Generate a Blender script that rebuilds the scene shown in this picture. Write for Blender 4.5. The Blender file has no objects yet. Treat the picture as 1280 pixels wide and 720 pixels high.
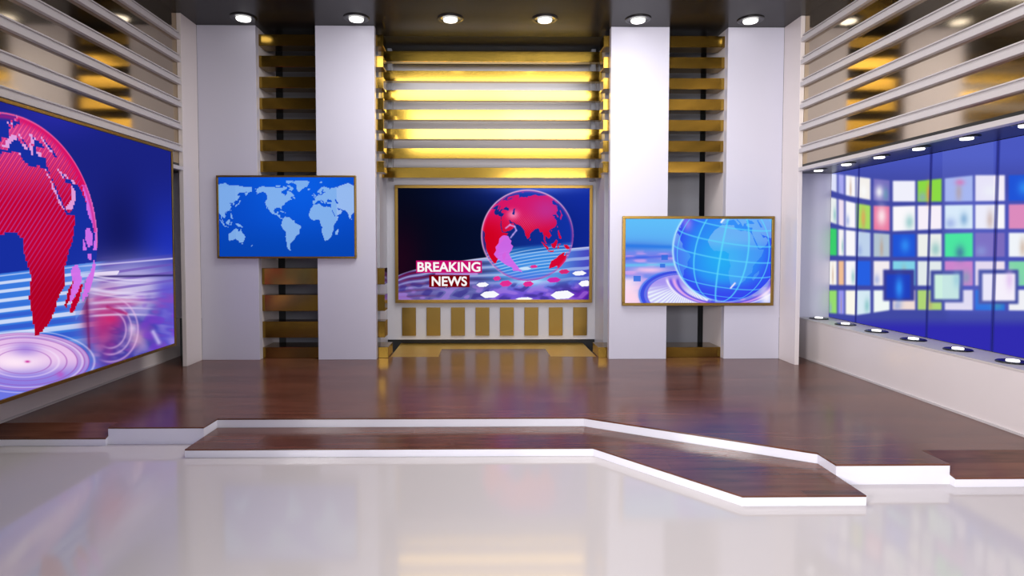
import bpy, bmesh, math
import numpy as np
from mathutils import Vector, Matrix

scene = bpy.context.scene
COL = scene.collection
scene.view_settings.view_transform = 'Standard'
scene.view_settings.look = 'None'
scene.view_settings.gamma = 1.0
scene.view_settings.exposure = 0.0
scene.view_settings.use_curve_mapping = False

# ------------------------------------------------------------------ helpers
def hexlin(r, g, b):
    def c(x):
        x /= 255.0
        return x / 12.92 if x <= 0.04045 else ((x + 0.055) / 1.055) ** 2.4
    return (c(r), c(g), c(b), 1.0)

def new_mat(name):
    m = bpy.data.materials.new(name); m.use_nodes = True
    return m, m.node_tree.nodes, m.node_tree.links, m.node_tree.nodes['Principled BSDF']

def simple(name, col, rough=0.4, metal=0.0, spec=0.5, noise=0.0, nscale=3.0, coat=0.0, stretch=(1, 1, 1), bump=0.0):
    m, N, L, b = new_mat(name)
    b.inputs['Base Color'].default_value = col
    b.inputs['Roughness'].default_value = rough
    b.inputs['Metallic'].default_value = metal
    b.inputs['Specular IOR Level'].default_value = spec
    b.inputs['Coat Weight'].default_value = coat
    b.inputs['Coat Roughness'].default_value = 0.08
    tc = N.new('ShaderNodeTexCoord'); mp = N.new('ShaderNodeMapping')
    mp.inputs['Scale'].default_value = stretch
    no = N.new('ShaderNodeTexNoise'); no.inputs['Scale'].default_value = nscale; no.inputs['Detail'].default_value = 4
    L.new(tc.outputs['Object'], mp.inputs[0]); L.new(mp.outputs[0], no.inputs[0])
    if noise:
        mx = N.new('ShaderNodeMix'); mx.data_type = 'RGBA'
        mx.inputs['A'].default_value = [c * (1 - noise) for c in col[:3]] + [1]
        mx.inputs['B'].default_value = [min(1, c * (1 + noise)) for c in col[:3]] + [1]
        L.new(no.outputs['Fac'], mx.inputs['Factor']); L.new(mx.outputs['Result'], b.inputs['Base Color'])
    if bump:
        bp = N.new('ShaderNodeBump'); bp.inputs['Strength'].default_value = bump; bp.inputs['Distance'].default_value = 0.01
        L.new(no.outputs['Fac'], bp.inputs['Height']); L.new(bp.outputs[0], b.inputs['Normal'])
    return m

def emit(name, col, s):
    m, N, L, b = new_mat(name)
    b.inputs['Base Color'].default_value = (0.8, 0.8, 0.8, 1)
    b.inputs['Emission Color'].default_value = col
    b.inputs['Emission Strength'].default_value = s
    return m

M = {}
M['panel'] = simple('lacquered_white_panel', (0.61, 0.597, 0.70, 1), 0.3, noise=0.015, nscale=1.2, spec=0.4)
M['beige'] = simple('lacquered_side_wall', (0.78, 0.71, 0.70, 1), 0.22, spec=0.5, noise=0.02)
M['slat'] = simple('pale_lacquer_slat', (0.60, 0.56, 0.56, 1), 0.3, spec=0.5, noise=0.02)
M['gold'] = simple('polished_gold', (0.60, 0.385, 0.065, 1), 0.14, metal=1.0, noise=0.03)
M['gold_shaded'] = simple('shaded_polished_gold', (0.28, 0.168, 0.03, 1), 0.14, metal=1.0, noise=0.03)  # same gold darkened for the bays, their dim reflections put into the colour
M['plate'] = simple('satin_gold_plate', (0.25, 0.16, 0.042, 1), 0.36, metal=1.0, noise=0.03)
M['inlay'] = simple('matte_gold_inlay', (0.80, 0.56, 0.16, 1), 0.5, metal=1.0, noise=0.03)
M['frame'] = simple('brushed_gold_frame', (0.33, 0.205, 0.05, 1), 0.36, metal=1.0, noise=0.05, stretch=(1, 1, 12))
M['mirror'] = simple('bronze_mirror', (0.50, 0.415, 0.30, 1), 0.09, metal=1.0)
M['grey'] = simple('grey_back_panel', (0.20, 0.205, 0.235, 1), 0.35, spec=0.5, noise=0.03)
M['alcove'] = simple('satin_grey_alcove', (0.50, 0.50, 0.56, 1), 0.35, spec=0.5, noise=0.02)
M['black'] = simple('matte_black', (0.012, 0.012, 0.012, 1), 0.6)
M['ceil'] = simple('glossy_dark_ceiling', (0.018, 0.016, 0.014, 1), 0.22, spec=0.18, noise=0.1)
M['ring'] = simple('black_lamp_ring', (0.01, 0.01, 0.01, 1), 0.25)
M['lamp'] = emit('lamp_glow', (1, 0.98, 0.95, 1), 3.0)
M['ledge'] = simple('ledge_top_lacquer', (0.64, 0.59, 0.56, 1), 0.35, noise=0.02)
M['soffit'] = simple('satin_dark_soffit', (0.03, 0.03, 0.03, 1), 0.3, spec=0.25)
M['riser'] = simple('gloss_white_riser', (0.86, 0.855, 0.95, 1), 0.10, spec=0.5, noise=0.01)
M['floor'] = simple('polished_pale_floor', (0.64, 0.595, 0.59, 1), 0.08, spec=0.38, noise=0.02, nscale=0.6)
M['dark_shell'] = simple('screen_casing', (0.03, 0.03, 0.035, 1), 0.4)

def wood():
    m, N, L, b = new_mat('dark_walnut_boards')
    tc = N.new('ShaderNodeTexCoord')
    mp = N.new('ShaderNodeMapping'); mp.inputs['Scale'].default_value = (0.7, 9.0, 1)
    n1 = N.new('ShaderNodeTexNoise'); n1.inputs['Scale'].default_value = 2.2; n1.inputs['Detail'].default_value = 9; n1.inputs['Roughness'].default_value = 0.62; n1.inputs['Distortion'].default_value = 0.5
    br = N.new('ShaderNodeTexBrick')
    br.inputs['Color1'].default_value = (0.35, 0.35, 0.35, 1); br.inputs['Color2'].default_value = (0.75, 0.75, 0.75, 1)
    br.inputs['Mortar'].default_value = (0.25, 0.25, 0.25, 1); br.inputs['Scale'].default_value = 1.0
    br.inputs['Mortar Size'].default_value = 0.0015; br.inputs['Brick Width'].default_value = 1.9; br.inputs['Row Height'].default_value = 0.19
    br.offset = 0.37
    cr = N.new('ShaderNodeValToRGB')
    cr.color_ramp.elements[0].position = 0.28; cr.color_ramp.elements[0].color = (0.050, 0.0175, 0.0095, 1)
    cr.color_ramp.elements[1].position = 0.78; cr.color_ramp.elements[1].color = (0.215, 0.078, 0.045, 1)
    mx = N.new('ShaderNodeMix'); mx.data_type = 'RGBA'; mx.inputs['Factor'].default_value = 0.3
    L.new(tc.outputs['Object'], mp.inputs[0]); L.new(mp.outputs[0], n1.inputs[0]); L.new(tc.outputs['Object'], br.inputs[0])
    L.new(n1.outputs['Fac'], mx.inputs['A']); L.new(br.outputs['Color'], mx.inputs['B'])
    L.new(mx.outputs['Result'], cr.inputs[0]); L.new(cr.outputs[0], b.inputs['Base Color'])
    b.inputs['Roughness'].default_value = 0.2; b.inputs['Specular IOR Level'].default_value = 0.32
    return m
M['wood'] = wood()

def display_mat():
    m, N, L, b = new_mat('lit_display')
    a = N.new('ShaderNodeAttribute'); a.attribute_name = 'picture'
    b.inputs['Base Color'].default_value = (0.0, 0.0, 0.0, 1)
    b.inputs['Roughness'].default_value = 0.5; b.inputs['Specular IOR Level'].default_value = 0.0
    L.new(a.outputs['Color'], b.inputs['Emission Color']); b.inputs['Emission Strength'].default_value = 1.0
    return m
M['display'] = display_mat()

def link(name, me, mat, parent=None):
    o = bpy.data.objects.new(name, me); COL.objects.link(o)
    if mat: me.materials.append(mat)
    if parent: o.parent = parent
    return o

def obj(name, bm, mat, parent=None, loc=(0, 0, 0)):
    me = bpy.data.meshes.new(name); bmesh.ops.recalc_face_normals(bm, faces=bm.faces); bm.to_mesh(me); bm.free()
    o = link(name, me, mat, parent); o.location = loc
    return o

def add_box(bm, x0, x1, y0, y1, z0, z1, bev=0.0):
    r = bmesh.ops.create_cube(bm, size=1.0)
    vs = r['verts']
    for v in vs:
        v.co = Vector(((x0 + x1) / 2 + v.co.x * (x1 - x0), (y0 + y1) / 2 + v.co.y * (y1 - y0), (z0 + z1) / 2 + v.co.z * (z1 - z0)))
    if bev:
        es = list({e for v in vs for e in v.link_edges})
        bmesh.ops.bevel(bm, geom=es, offset=bev, segments=2, affect='EDGES', profile=0.5)

def box(x0, x1, y0, y1, z0, z1, bev=0.0):
    bm = bmesh.new(); add_box(bm, x0, x1, y0, y1, z0, z1, bev); return bm

def prism(pts, z0, z1):
    """vertical-sided slab over an outline; z0/z1 numbers"""
    bm = bmesh.new()
    lo = [bm.verts.new((x, y, z0)) for x, y in pts]; hi = [bm.verts.new((x, y, z1)) for x, y in pts]
    n = len(pts)
    for i in range(n): bm.faces.new((lo[i], lo[(i + 1) % n], hi[(i + 1) % n], hi[i]))
    bm.faces.new(hi); bm.faces.new(lo[::-1])
    return bm

def lathe(profile, seg=32):
    bm = bmesh.new(); rings = []
    for r, z in profile:
        if r < 1e-6: rings.append([bm.verts.new((0, 0, z))])
        else: rings.append([bm.verts.new((r * math.cos(2 * math.pi * i / seg), r * math.sin(2 * math.pi * i / seg), z)) for i in range(seg)])
    for a, b in zip(rings, rings[1:]):
        for i in range(seg):
            j = (i + 1) % seg
            if len(a) == 1 and len(b) == 1: continue
            if len(a) == 1: bm.faces.new((a[0], b[i], b[j]))
            elif len(b) == 1: bm.faces.new((a[i], a[j], b[0]))
            else: bm.faces.new((a[i], a[j], b[j], b[i]))
    for f in bm.faces: f.smooth = True
    return bm

def tag(o, label, cat, group=None):
    o['label'] = label; o['category'] = cat
    if group: o['group'] = group
    return o

def thing(name, label, cat, loc=(0, 0, 0), group=None):
    o = bpy.data.objects.new(name, None); COL.objects.link(o); o.location = loc
    return tag(o, label, cat, group)

def struct(name, bm, mat):
    o = obj(name, bm, mat); o['kind'] = 'structure'; return o

def dup(root, loc, label, group=None, rot=None):
    r = root.copy(); COL.objects.link(r); r.location = loc; r['label'] = label
    if rot: r.rotation_euler = rot
    if group: r['group'] = group
    for ch in list(root.children):
        c = ch.copy(); COL.objects.link(c); c.parent = r
    return r

ORD = ['first', 'second', 'third', 'fourth', 'fifth', 'sixth', 'seventh', 'eighth']

# ------------------------------------------------------------------ dimensions (metres)
SZ = 0.14            # stage deck height
LZ = 0.065           # low step height
YF = 7.70            # front face of the pillars
CZ = 4.385           # ceiling
LX, RX = -4.15, 4.07 # lower side walls

# ------------------------------------------------------------------ setting
struct('floor', box(-5.2, 5.2, -6.0, 5.3, -0.1, 0.0), M['floor'])
struct('ceiling', box(-5.0, 5.0, -6.0, 8.08, CZ, CZ + 0.12), M['ceil'])
struct('trim_1', box(-5.0, 5.0, 8.08, 9.1, CZ, CZ + 0.12), M['black'])
# back wall shell behind everything, and the grey panels seen in the bays
struct('wall_back', box(-5.0, 5.0, 9.0, 9.1, -0.1, CZ), M['black'])

# side walls: lower box, ledge, niche, soffit, mirrored upper wall
def side_wall(s, face, name):
    bm = bmesh.new()
    def sb(a, b, *r, **k): add_box(bm, min(s * a, s * b), max(s * a, s * b), *r, **k)
    sb(face, 4.9, -5.0, 8.0, -0.1, 0.64, bev=0.004)       # lower box
    sb(4.62 if s > 0 else face, 4.9, -5.0, 8.0, 0.6405, 2.5595)                       # behind the display
    return struct(name, bm, M['beige'])
side_wall(-1, -LX, 'wall_left')
side_wall(1, RX, 'wall_right')
struct('trim_2', box(RX - 0.006, 4.52, -5.0, 7.94, 0.6402, 0.656), M['ledge'])
for s, n in ((1, 'trim_4'), (-1, 'trim_5')):
    a, b = sorted((s * 3.776, s * 4.9))
    struct(n, box(a, b, -5.0, 7.99, 2.560, 2.60), M['soffit'])             # dark soffit over the niche
for s, n in ((1, 'trim_6'), (-1, 'trim_7')):
    a, b = sorted((s * 3.775, s * 3.83))
    struct(n, box(a, b, -5.0, 7.69, 2.6002, CZ - 0.001), M['mirror'])     # mirrored upper wall
for s, n in ((1, 'trim_8'), (-1, 'trim_9')):                          # white jamb at the far end of the niche
    a, b = sorted((s * 3.73, s * (4.60 if s > 0 else 4.149)))
    struct(n, box(a, b, 7.90, 7.99, 0.6565, 2.5595), M['panel'])
for s, n in ((1, 'trim_10'), (-1, 'trim_11')):                        # corner pilaster, side face towards the stage
    a, b = sorted((s * 3.722, s * 3.774))
    struct(n, box(a, b, 7.30, 7.699, SZ, CZ - 0.001, bev=0.003), M['beige'])
struct('baseboard_right', box(RX - 0.014, RX - 0.0005, 0.6, 7.6, SZ, SZ + 0.018), M['slat'])
struct('baseboard_left', box(LX + 0.0005, LX + 0.014, 0.6, 7.6, SZ, SZ + 0.018), M['slat'])

# bay and alcove walls
struct('trim_12', box(-2.895, -1.60, 8.46, 8.52, SZ, CZ - 0.001), M['grey'])
struct('trim_13', box(1.60, 2.935, 8.46, 8.52, SZ, CZ - 0.001), M['grey'])
struct('trim_14', box(-3.05, -2.985, 7.801, 8.44, SZ, CZ - 0.001), M['beige'])
struct('trim_15', box(3.005, 3.07, 7.801, 8.44, SZ, CZ - 0.001), M['beige'])
struct('trim_16', box(-1.59, -1.53, 8.25, 8.90, SZ, CZ - 0.001), M['alcove'])
struct('trim_17', box(1.55, 1.61, 8.25, 8.90, SZ, CZ - 0.001), M['alcove'])
# alcove panel that hangs a little above the floor
struct('wall_alcove', box(-1.529, 1.549, 8.85, 8.95, 0.215, 4.24), M['alcove'])

# ------------------------------------------------------------------ stage
stage = thing('stage', 'wide dark brown wooden stage with a white edge filling the back of the studio', 'stage', (0, 6, 0))
def loc_off(bm, dx, dy, dz):
    bmesh.ops.translate(bm, verts=bm.verts, vec=(dx, dy, dz)); return bm
outline = [(-3.18, 4.875), (-2.405, 4.875), (-2.395, 5.11), (0.746, 5.11), (2.27, 4.215), (2.27, 3.99), (3.05, 3.99), (3.05, 4.26),
           (4.069, 4.26), (4.069, 8.21), (1.385, 8.21), (1.38, 7.88), (0.78, 7.88), (0.77, 8.46), (-0.70, 8.46), (-0.705, 7.88), (-1.34, 7.88), (-1.345, 8.21), (-4.149, 8.21), (-4.149, 5.01), (-3.18, 5.01)]
deck = obj('deck', loc_off(prism(outline, SZ - 0.012, SZ), 0, -6, 0), M['wood'], stage)
edge = obj('white_edge', loc_off(prism(outline, 0.0005, SZ - 0.0125), 0, -6, 0), M['riser'], stage)
edge['label'] = 'glossy white stage edge'
def ramp(x0, x1, yf, yb):
    bm = bmesh.new()
    def q(y, z): return [bm.verts.new((x, y, z)) for x in (x0, x1)]
    A, B, C_, D = q(yf, LZ - 0.012), q(yf, LZ), q(yb, SZ), q(yb, SZ - 0.012)
    for p, r in ((A, B), (B, C_), (C_, D), (D, A)): bm.faces.new((p[0], p[1], r[1], r[0]))
    bm.faces.new((A[0], B[0], C_[0], D[0])); bm.faces.new((A[1], D[1], C_[1], B[1]))
    return bm
def rampbase(x0, x1, yf, yb):
    bm = bmesh.new()
    a = [(yf, 0.0005), (yf, LZ - 0.0125), (yb, SZ - 0.0125), (yb, 0.0005)]
    v0 = [bm.verts.new((x0, y, z)) for y, z in a]; v1 = [bm.verts.new((x1, y, z)) for y, z in a]
    for i in range(4):
        j = (i + 1) % 4; bm.faces.new((v0[i], v0[j], v1[j], v1[i]))
    bm.faces.new(v0); bm.faces.new(v1[::-1]); return bm
for x0, x1, yf, yb in ((-4.149, -3.1805, 4.84, 5.0095), (3.0505, 4.069, 3.94, 4.2595)):
    obj('ramp', loc_off(ramp(x0, x1, yf, yb), 0, -6, 0), M['wood'], stage)
    obj('ramp_edge', loc_off(rampbase(x0, x1, yf, yb), 0, -6, 0), M['riser'], stage)
gi = [(-1.3395, 7.8805), (-0.7055, 7.8805), (-0.7005, 8.4605), (0.7705, 8.4605), (0.7805, 7.8805), (1.3795, 7.8805), (1.3845, 8.99), (-1.3445, 8.99)]
go = tag(obj('gold_floor_strip', prism(gi, SZ - 0.03, SZ + 0.0), M['inlay']), 'flat gold floor strip under the panel with upright gold plates', 'floor strip')
step = thing('low_step', 'low angled dark wooden step with white edge in front of the stage', 'step', (0, 4.5, 0))
so = [(-2.405, 4.56), (0.725, 4.56), (1.49, 3.665), (2.269, 3.665), (2.269, 4.205), (0.744, 5.10), (-2.392, 5.10)]
# order: counter-clockwise
obj('tread', loc_off(prism(so, LZ - 0.010, LZ), 0, -4.5, 0), M['wood'], step)
e2 = obj('white_edge', loc_off(prism(so, 0.0005, LZ - 0.0105), 0, -4.5, 0), M['riser'], step); e2['label'] = 'glossy white step edge'

# ------------------------------------------------------------------ pillars
def pillar(x0, x1, depth, label):
    cx_ = (x0 + x1) / 2
    o = obj('pillar', loc_off(box(x0, x1, YF, YF + depth, SZ + 0.0005, CZ - 0.001, bev=0.003), -cx_, -YF, 0), M['panel'], None, (cx_, YF, 0))
    tag(o, label, 'pillar', 'white floor to ceiling pillars')
pillar(-3.722, -2.985, 0.099, 'wide white pillar at the far left corner, behind the left edge of the world map screen')
pillar(-2.235, -1.49, 0.099, 'white pillar between the world map screen and the breaking news screen')
pillar(1.512, 2.255, 0.099, 'brightly lit white pillar right of the breaking news screen, behind the blue globe screen')
pillar(3.005, 3.722, 0.099, 'white pillar at the far right corner beside the video wall niche')

# ------------------------------------------------------------------ gold slat racks
def slat_part(root, x0, x1, y0, y1, z0, z1, name='slat', mat='gold'):
    c = ((x0 + x1) / 2, (y0 + y1) / 2, z0); r = root.location
    return obj(name, loc_off(box(x0, x1, y0, y1, z0, z1, bev=0.003), -c[0], -c[1], -c[2]), M[mat], root, (c[0] - r.x, c[1] - r.y, c[2] - r.z))
rackL = thing('slat_rack', 'stack of horizontal gold slats filling the bay above and below the world map screen', 'slat rack', (-2.19, 7.9, SZ))
rackC = thing('slat_rack', 'bright yellow gold stack of long slats above the breaking news screen', 'slat rack', (0.01, 8.5, SZ))
rackR = thing('slat_rack', 'stack of horizontal gold slats above the blue gridded globe screen', 'slat rack', (2.22, 7.9, SZ))
for k in range(7):
    zt = 4.307 - 0.268 * k
    slat_part(rackL, -2.984, -1.395, 7.802, 8.03, zt - 0.143, zt, mat='gold_shaded')
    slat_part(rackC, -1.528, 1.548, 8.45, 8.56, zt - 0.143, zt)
    slat_part(rackR, 1.437, 3.004, 7.802, 8.03, zt - 0.143, zt, mat='gold_shaded')
for zt in (1.316, 0.970, 0.623): slat_part(rackL, -2.984, -1.395, 7.802, 8.03, zt - 0.212, zt, mat='gold_shaded')
slat_part(rackL, -2.984, -1.355, 7.802, 8.20, SZ + 0.001, 0.286, 'base_beam', mat='gold_shaded')
slat_part(rackR, 1.395, 3.004, 7.802, 8.20, SZ + 0.001, 0.276, 'base_beam', mat='gold_shaded')
# posts that carry the centre slats
for x in (-1.46, 1.42): slat_part(rackC, x, x + 0.06, 8.561, 8.70, 2.53, 4.38, 'post', 'grey')

# upright gold plates under the centre screen
for k in range(8):
    x = -1.309 + 0.3614 * k
    c = (x + 0.102, 8.835, 0.275)
    o = obj('gold_plate', loc_off(box(x, x + 0.204, 8.822, 8.8495, 0.275, 0.692, bev=0.002), -c[0], -c[1], -c[2]), M['plate'], None, c)
    tag(o, 'upright gold plate, %s from the left in the row under the breaking news screen' % ORD[k], 'plate', 'gold plates under the centre screen')

# ------------------------------------------------------------------ pale slats on the side walls
for s, nm, tgt in ((-1, 'left', 'above the red globe screen'), (1, 'right', 'above the video wall')):
    root = thing('slat_rack', 'long pale slats running along the %s wall %s' % (nm, tgt), 'slat rack', (s * 3.75, 7.299, 2.7))
    for k in range(6):
        z = 2.729 + 0.266 * k
        bm = bmesh.new()
        def sb(a, b, *r, **q): add_box(bm, min(s * a, s * b), max(s * a, s * b), *r, **q)
        z += 0.006; sb(3.724, 3.7745, -5.0, 7.299, z, z + 0.052, bev=0.003); sb(3.758, 3.7745, -5.0, 7.299, z + 0.052, z + 0.080); sb(3.738, 3.7745, -5.0, 7.299, z + 0.080, z + 0.091)
        obj('slat', loc_off(bm, -s * 3.75, -7.299, -z), M['slat'], root, (0, 0, z - 2.7))
    a, b = sorted((s * 3.72, s * 3.80))
    struct('trim_%d' % (20 + (s > 0)), box(a, b, -5.0, 7.299, 2.515, 2.5595, bev=0.002), M['slat'])

# ------------------------------------------------------------------ screens: picture painting
def srgb2lin(a): return np.where(a <= 0.04045, a / 12.92, ((a + 0.055) / 1.055) ** 2.4)

FOC, VX, VY, PX, PY = 750.0, 602.0, 304.0, 611.0, 332.0
CAM = np.array([-0.135, 0.0, 1.64])
_d = np.array([(VX - PX) / FOC, -(VY - PY) / FOC, 1.0]); _d /= np.linalg.norm(_d)
PITCH = math.asin(_d[1]); YAW = math.atan2(-_d[0], _d[2])
FW = np.array([math.sin(YAW) * math.cos(PITCH), math.cos(YAW) * math.cos(PITCH), -math.sin(PITCH)])
RT = np.array([math.cos(YAW), -math.sin(YAW), 0.0]); UPV = np.cross(RT, FW)

LAND = {
 'africa': [(-17,15),(-16,20),(-13,27),(-10,30),(-6,35.5),(0,36),(10,37),(11,34),(15,32),(20,31),(25,32),(32,31),(35,27),(37,21),(40,16),(43,12),(51,12),(48,5),(42,-2),(39,-7),(40,-15),(35,-20),(35,-25),(32,-29),(26,-34),(20,-35),(18,-32),(15,-26),(12,-17),(13,-9),(9,-1),(9,4),(4,6),(-4,5),(-8,4.5),(-13,8),(-17,13)],
 'eurasia': [(-9,37),(-9,43),(-2,43.5),(-1,46),(-4,48.5),(2,51),(8,54),(8,57),(10,54),(18,55),(21,57),(24,59),(29,60),(22,60.5),(21,63),(25,65.5),(22,65.8),(17,61),(18,59),(16,56.5),(13,55.5),(11,59),(6,58.5),(5,61),(12,65),(18,69.5),(26,71),(32,70),(41,67),(40,64.5),(44,66),(45,68),(54,68.5),(61,69),(68,68.5),(67,72),(73,72),(80,73),(87,75),(98,76.5),(104,77.5),(113,73.5),(127,73),(140,72.5),(150,71),(160,70),(170,69.5),(180,68.5),(190,66),(186,64.5),(179,62.5),(170,60),(164,59.5),(162,56),(157,51.5),(156,57),(163,61),(155,59),(143,59),(135,54.5),(141,52),(140,48),(135,43.5),(130,42.5),(127.5,40),(129.5,36),(126,34.5),(126,37.5),(124.5,39.5),(121,39),(118,39),(119,37),(122,37),(119.5,35),(122,31),(121,28),(117,23.5),(110,21),(106,19),(109,13),(107,10.5),(105,9),(102,12.5),(100,13),(100,8),(103.5,1.5),(101,3),(98.5,8),(98,14),(97,17),(94,17),(91,22.5),(87,21),(80,15),(80,11),(77.5,8),(75,12),(73,18),(70,21.5),(67,24.5),(61,25),(57,27),(51,28),(48,30),(51,25),(56,26),(59.5,22.5),(55,17),(45,12.8),(43,14),(39,21),(35,28),(34.5,31.5),(36,36.5),(30,36.5),(27,38),(27,40.5),(31,41.3),(38,41),(41.5,42),(37,45.5),(35,45),(31,46.5),(28,43.5),(28.5,41.3),(24,40.8),(23,38),(22,36.8),(19.5,41),(13.5,45.5),(12.5,44),(18,40.2),(16,38),(12,42),(8.5,44.3),(3,42.5),(-0.5,39.5),(-2,36.8),(-5.5,36.2)],
 'uk': [(-5,50),(1,51),(1.5,53),(-2,56),(-3,58.5),(-6,57),(-3,54.5),(-4.5,52)],
 'ireland': [(-10,52),(-6,52.5),(-6,55),(-9.5,54)],
 'iceland': [(-24,65),(-22,66),(-15,66),(-14,64.8),(-20,63.5)],
 'svalbard': [(12,79),(20,80),(26,79.5),(17,77)],
 'japan': [(131,31),(131,34),(136,36),(140,39),(141,43),(145,43.5),(142,40),(140.5,36),(137,34.5)],
 'sakhalin': [(142,47),(142,53),(144,51)],
 'sumatra': [(95,5.5),(98,4),(106,-3),(105,-6),(101,-2.5)],
 'java': [(105,-6.2),(114,-7),(115,-9),(106,-8)],
 'borneo': [(109,1.5),(113,3),(117,7),(119,5),(116,-4),(111,-3)],
 'sulawesi': [(119,-5),(120,1),(125,1.5),(121,-1),(123,-5)],
 'guinea': [(131,-1),(138,-2),(147,-6.5),(150,-10.5),(143,-8.5),(138,-8),(132,-3)],
 'phil': [(120,18),(122,18),(124,12),(126,7),(122,8),(120,14)],
 'aus': [(114,-22),(122,-18),(126,-14),(130,-12.5),(132,-11.5),(136,-12),(136,-15.5),(140.5,-17.5),(142.5,-11),(146,-19),(150,-23),(153.5,-28),(150,-37.5),(144,-38.5),(140,-38),(136,-34.5),(131,-31.5),(124,-33.5),(117,-35),(115,-33)],
 'tas': [(145,-41),(148,-41),(147,-43.5)],
 'nz1': [(173,-35),(178,-38),(175,-41.5),(174,-39)],
 'nz2': [(173,-40.8),(174,-42),(169.5,-46.5),(167,-46),(171,-43)],
 'lanka': [(80,9.5),(82,7),(80.5,6)],
 'madag': [(49.5,-12),(50.5,-16),(47,-25),(44,-23),(44,-17)],
 'taiwan': [(120,23),(121.5,25),(121,22)],
 'hainan': [(108.7,19),(110.8,20),(110,18.3)],
 'namerica': [(-168,66),(-162,70),(-156,71.3),(-141,69.8),(-128,70),(-115,68.5),(-108,68),(-95,68),(-94,72),(-88,69),(-82,69.5),(-81,67),(-87,64),(-94,61),(-94,58.5),(-88,57),(-82,55),(-80,51.5),(-79,54.5),(-77,57),(-78,62),(-70,61),(-65,58.5),(-60,55.5),(-56,52),(-66,50),(-65,48.5),(-61,46),(-66,44),(-70,43.5),(-70,41.5),(-74,40),(-76,36),(-81,31.5),(-80,26),(-82,28),(-84,30),(-90,29.5),(-97,28),(-97.5,22),(-95,18.5),(-91,18.7),(-90,21.3),(-87,21),(-88.5,16),(-83.5,15),(-83.5,10.5),(-79.5,9.5),(-77,8),(-80,7.3),(-83,8.3),(-87.5,12.8),(-94,16),(-101,17.3),(-105.5,20.5),(-109,26),(-113,31),(-115,30),(-110,23),(-114,28),(-117,33),(-121,35),(-124.5,40),(-124,47.5),(-130,54),(-136,58.5),(-145,60.5),(-152,59),(-160,55.5),(-158,58.5),(-165,61)],
 'baffin': [(-62,66),(-68,70),(-80,73.5),(-85,72),(-72,67),(-78,64.5),(-66,62.5)],
 'victoria': [(-117,70),(-105,69),(-103,73),(-118,73)],
 'ellesmere': [(-90,77),(-80,76.5),(-62,82.5),(-90,81.5)],
 'greenland': [(-73,78),(-60,82),(-30,83.5),(-18,80),(-20,75),(-24,70.5),(-33,68),(-42,62),(-44,60),(-50,62),(-53,67),(-55,71),(-58,75.5)],
 'newf': [(-59,48),(-56,51.5),(-53,47)],
 'cuba': [(-85,22),(-80,23.5),(-74,20.3),(-78,20.2)],
 'hisp': [(-74,18),(-72,20),(-68.5,18.5)],
 'samerica': [(-77,8),(-72,12),(-62,10.5),(-57,6),(-51,4),(-50,0),(-44,-2.5),(-37,-5),(-35,-8),(-39,-14),(-40,-21),(-48,-26),(-52,-33),(-57,-36),(-62,-39),(-65,-42),(-67,-46),(-69,-50),(-68.5,-53),(-66,-55),(-71,-54),(-75,-50),(-73,-42),(-71.5,-30),(-70.5,-18),(-76,-14),(-81,-5),(-80,1),(-77.5,4)],
}
HOLES = [[(50,37),(54,37),(53,41),(51,45),(53,47),(48,46),(49,41)]]

def inside(px, py, poly):
    r = np.zeros(px.shape, bool); n = len(poly)
    for i in range(n):
        x0, y0 = poly[i]; x1, y1 = poly[(i + 1) % n]
        if y0 == y1: continue
        c = (y0 > py) != (y1 > py)
        r ^= c & (px < (x1 - x0) * (py - y0) / (y1 - y0) + x0)
    return r

def land_grid():                                    # 0.5 degree land mask
    lon = np.arange(-180, 180, 0.5) + 0.25; lat = np.arange(-90, 90, 0.5) + 0.25
    X, Y = np.meshgrid(lon, lat); m = np.zeros(X.shape, bool)
    for p in LAND.values():
        m |= inside(X, Y, p) | inside(X + 360, Y, p)
    for p in HOLES: m &= ~inside(X, Y, p)
    return m
LG = land_grid()
def land(lon, lat, q=0.5):
    lon = np.floor(lon / q) * q + q / 2; lat = np.floor(lat / q) * q + q / 2
    lon = (lon + 180) % 360 - 180
    return LG[np.clip(((lat + 90) * 2).astype(int), 0, 359), np.clip(((lon + 180) * 2).astype(int), 0, 719)]

def globe(x, y, lon0, lat0, roll=0.0, back=False):
    """x, y in units of the globe radius (y up) -> lon, lat of the front or back of an orthographic globe"""
    a = math.radians(roll); x, y = x * math.cos(a) + y * math.sin(a), -x * math.sin(a) + y * math.cos(a)
    z = np.sqrt(np.clip(1 - x * x - y * y, 0, 1)) * (-1 if back else 1)
    p = math.radians(lat0)
    yy = y * math.cos(p) + z * math.sin(p); zz = -y * math.sin(p) + z * math.cos(p)
    return np.degrees(np.arctan2(x, zz)) + lon0, np.degrees(np.arcsin(np.clip(yy, -1, 1)))

def C3(*c): return np.array(c, float) / 255.0
def mixm(img, m, col, a=1.0):
    m = np.clip(m * a, 0, 1)[..., None]; img[:] = img * (1 - m) + np.asarray(col) * m
def sm(e0, e1, x):
    t = np.clip((x - e0) / (e1 - e0), 0, 1); return t * t * (3 - 2 * t)
def blob(X, Y, x, y, rx, ry): return np.exp(-((X - x) / rx) ** 2 - ((Y - y) / ry) ** 2)
def ring(X, Y, x, y, rx, ry, w):
    d = np.sqrt(((X - x) / rx) ** 2 + ((Y - y) / ry) ** 2)
    return np.exp(-((d - 1) * rx / w) ** 2)
def seg(X, Y, x0, y0, x1, y1, w):
    dx, dy = x1 - x0, y1 - y0; t = np.clip(((X - x0) * dx + (Y - y0) * dy) / (dx * dx + dy * dy), 0, 1)
    return np.exp(-((X - x0 - t * dx) ** 2 + (Y - y0 - t * dy) ** 2) / w ** 2)
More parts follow.
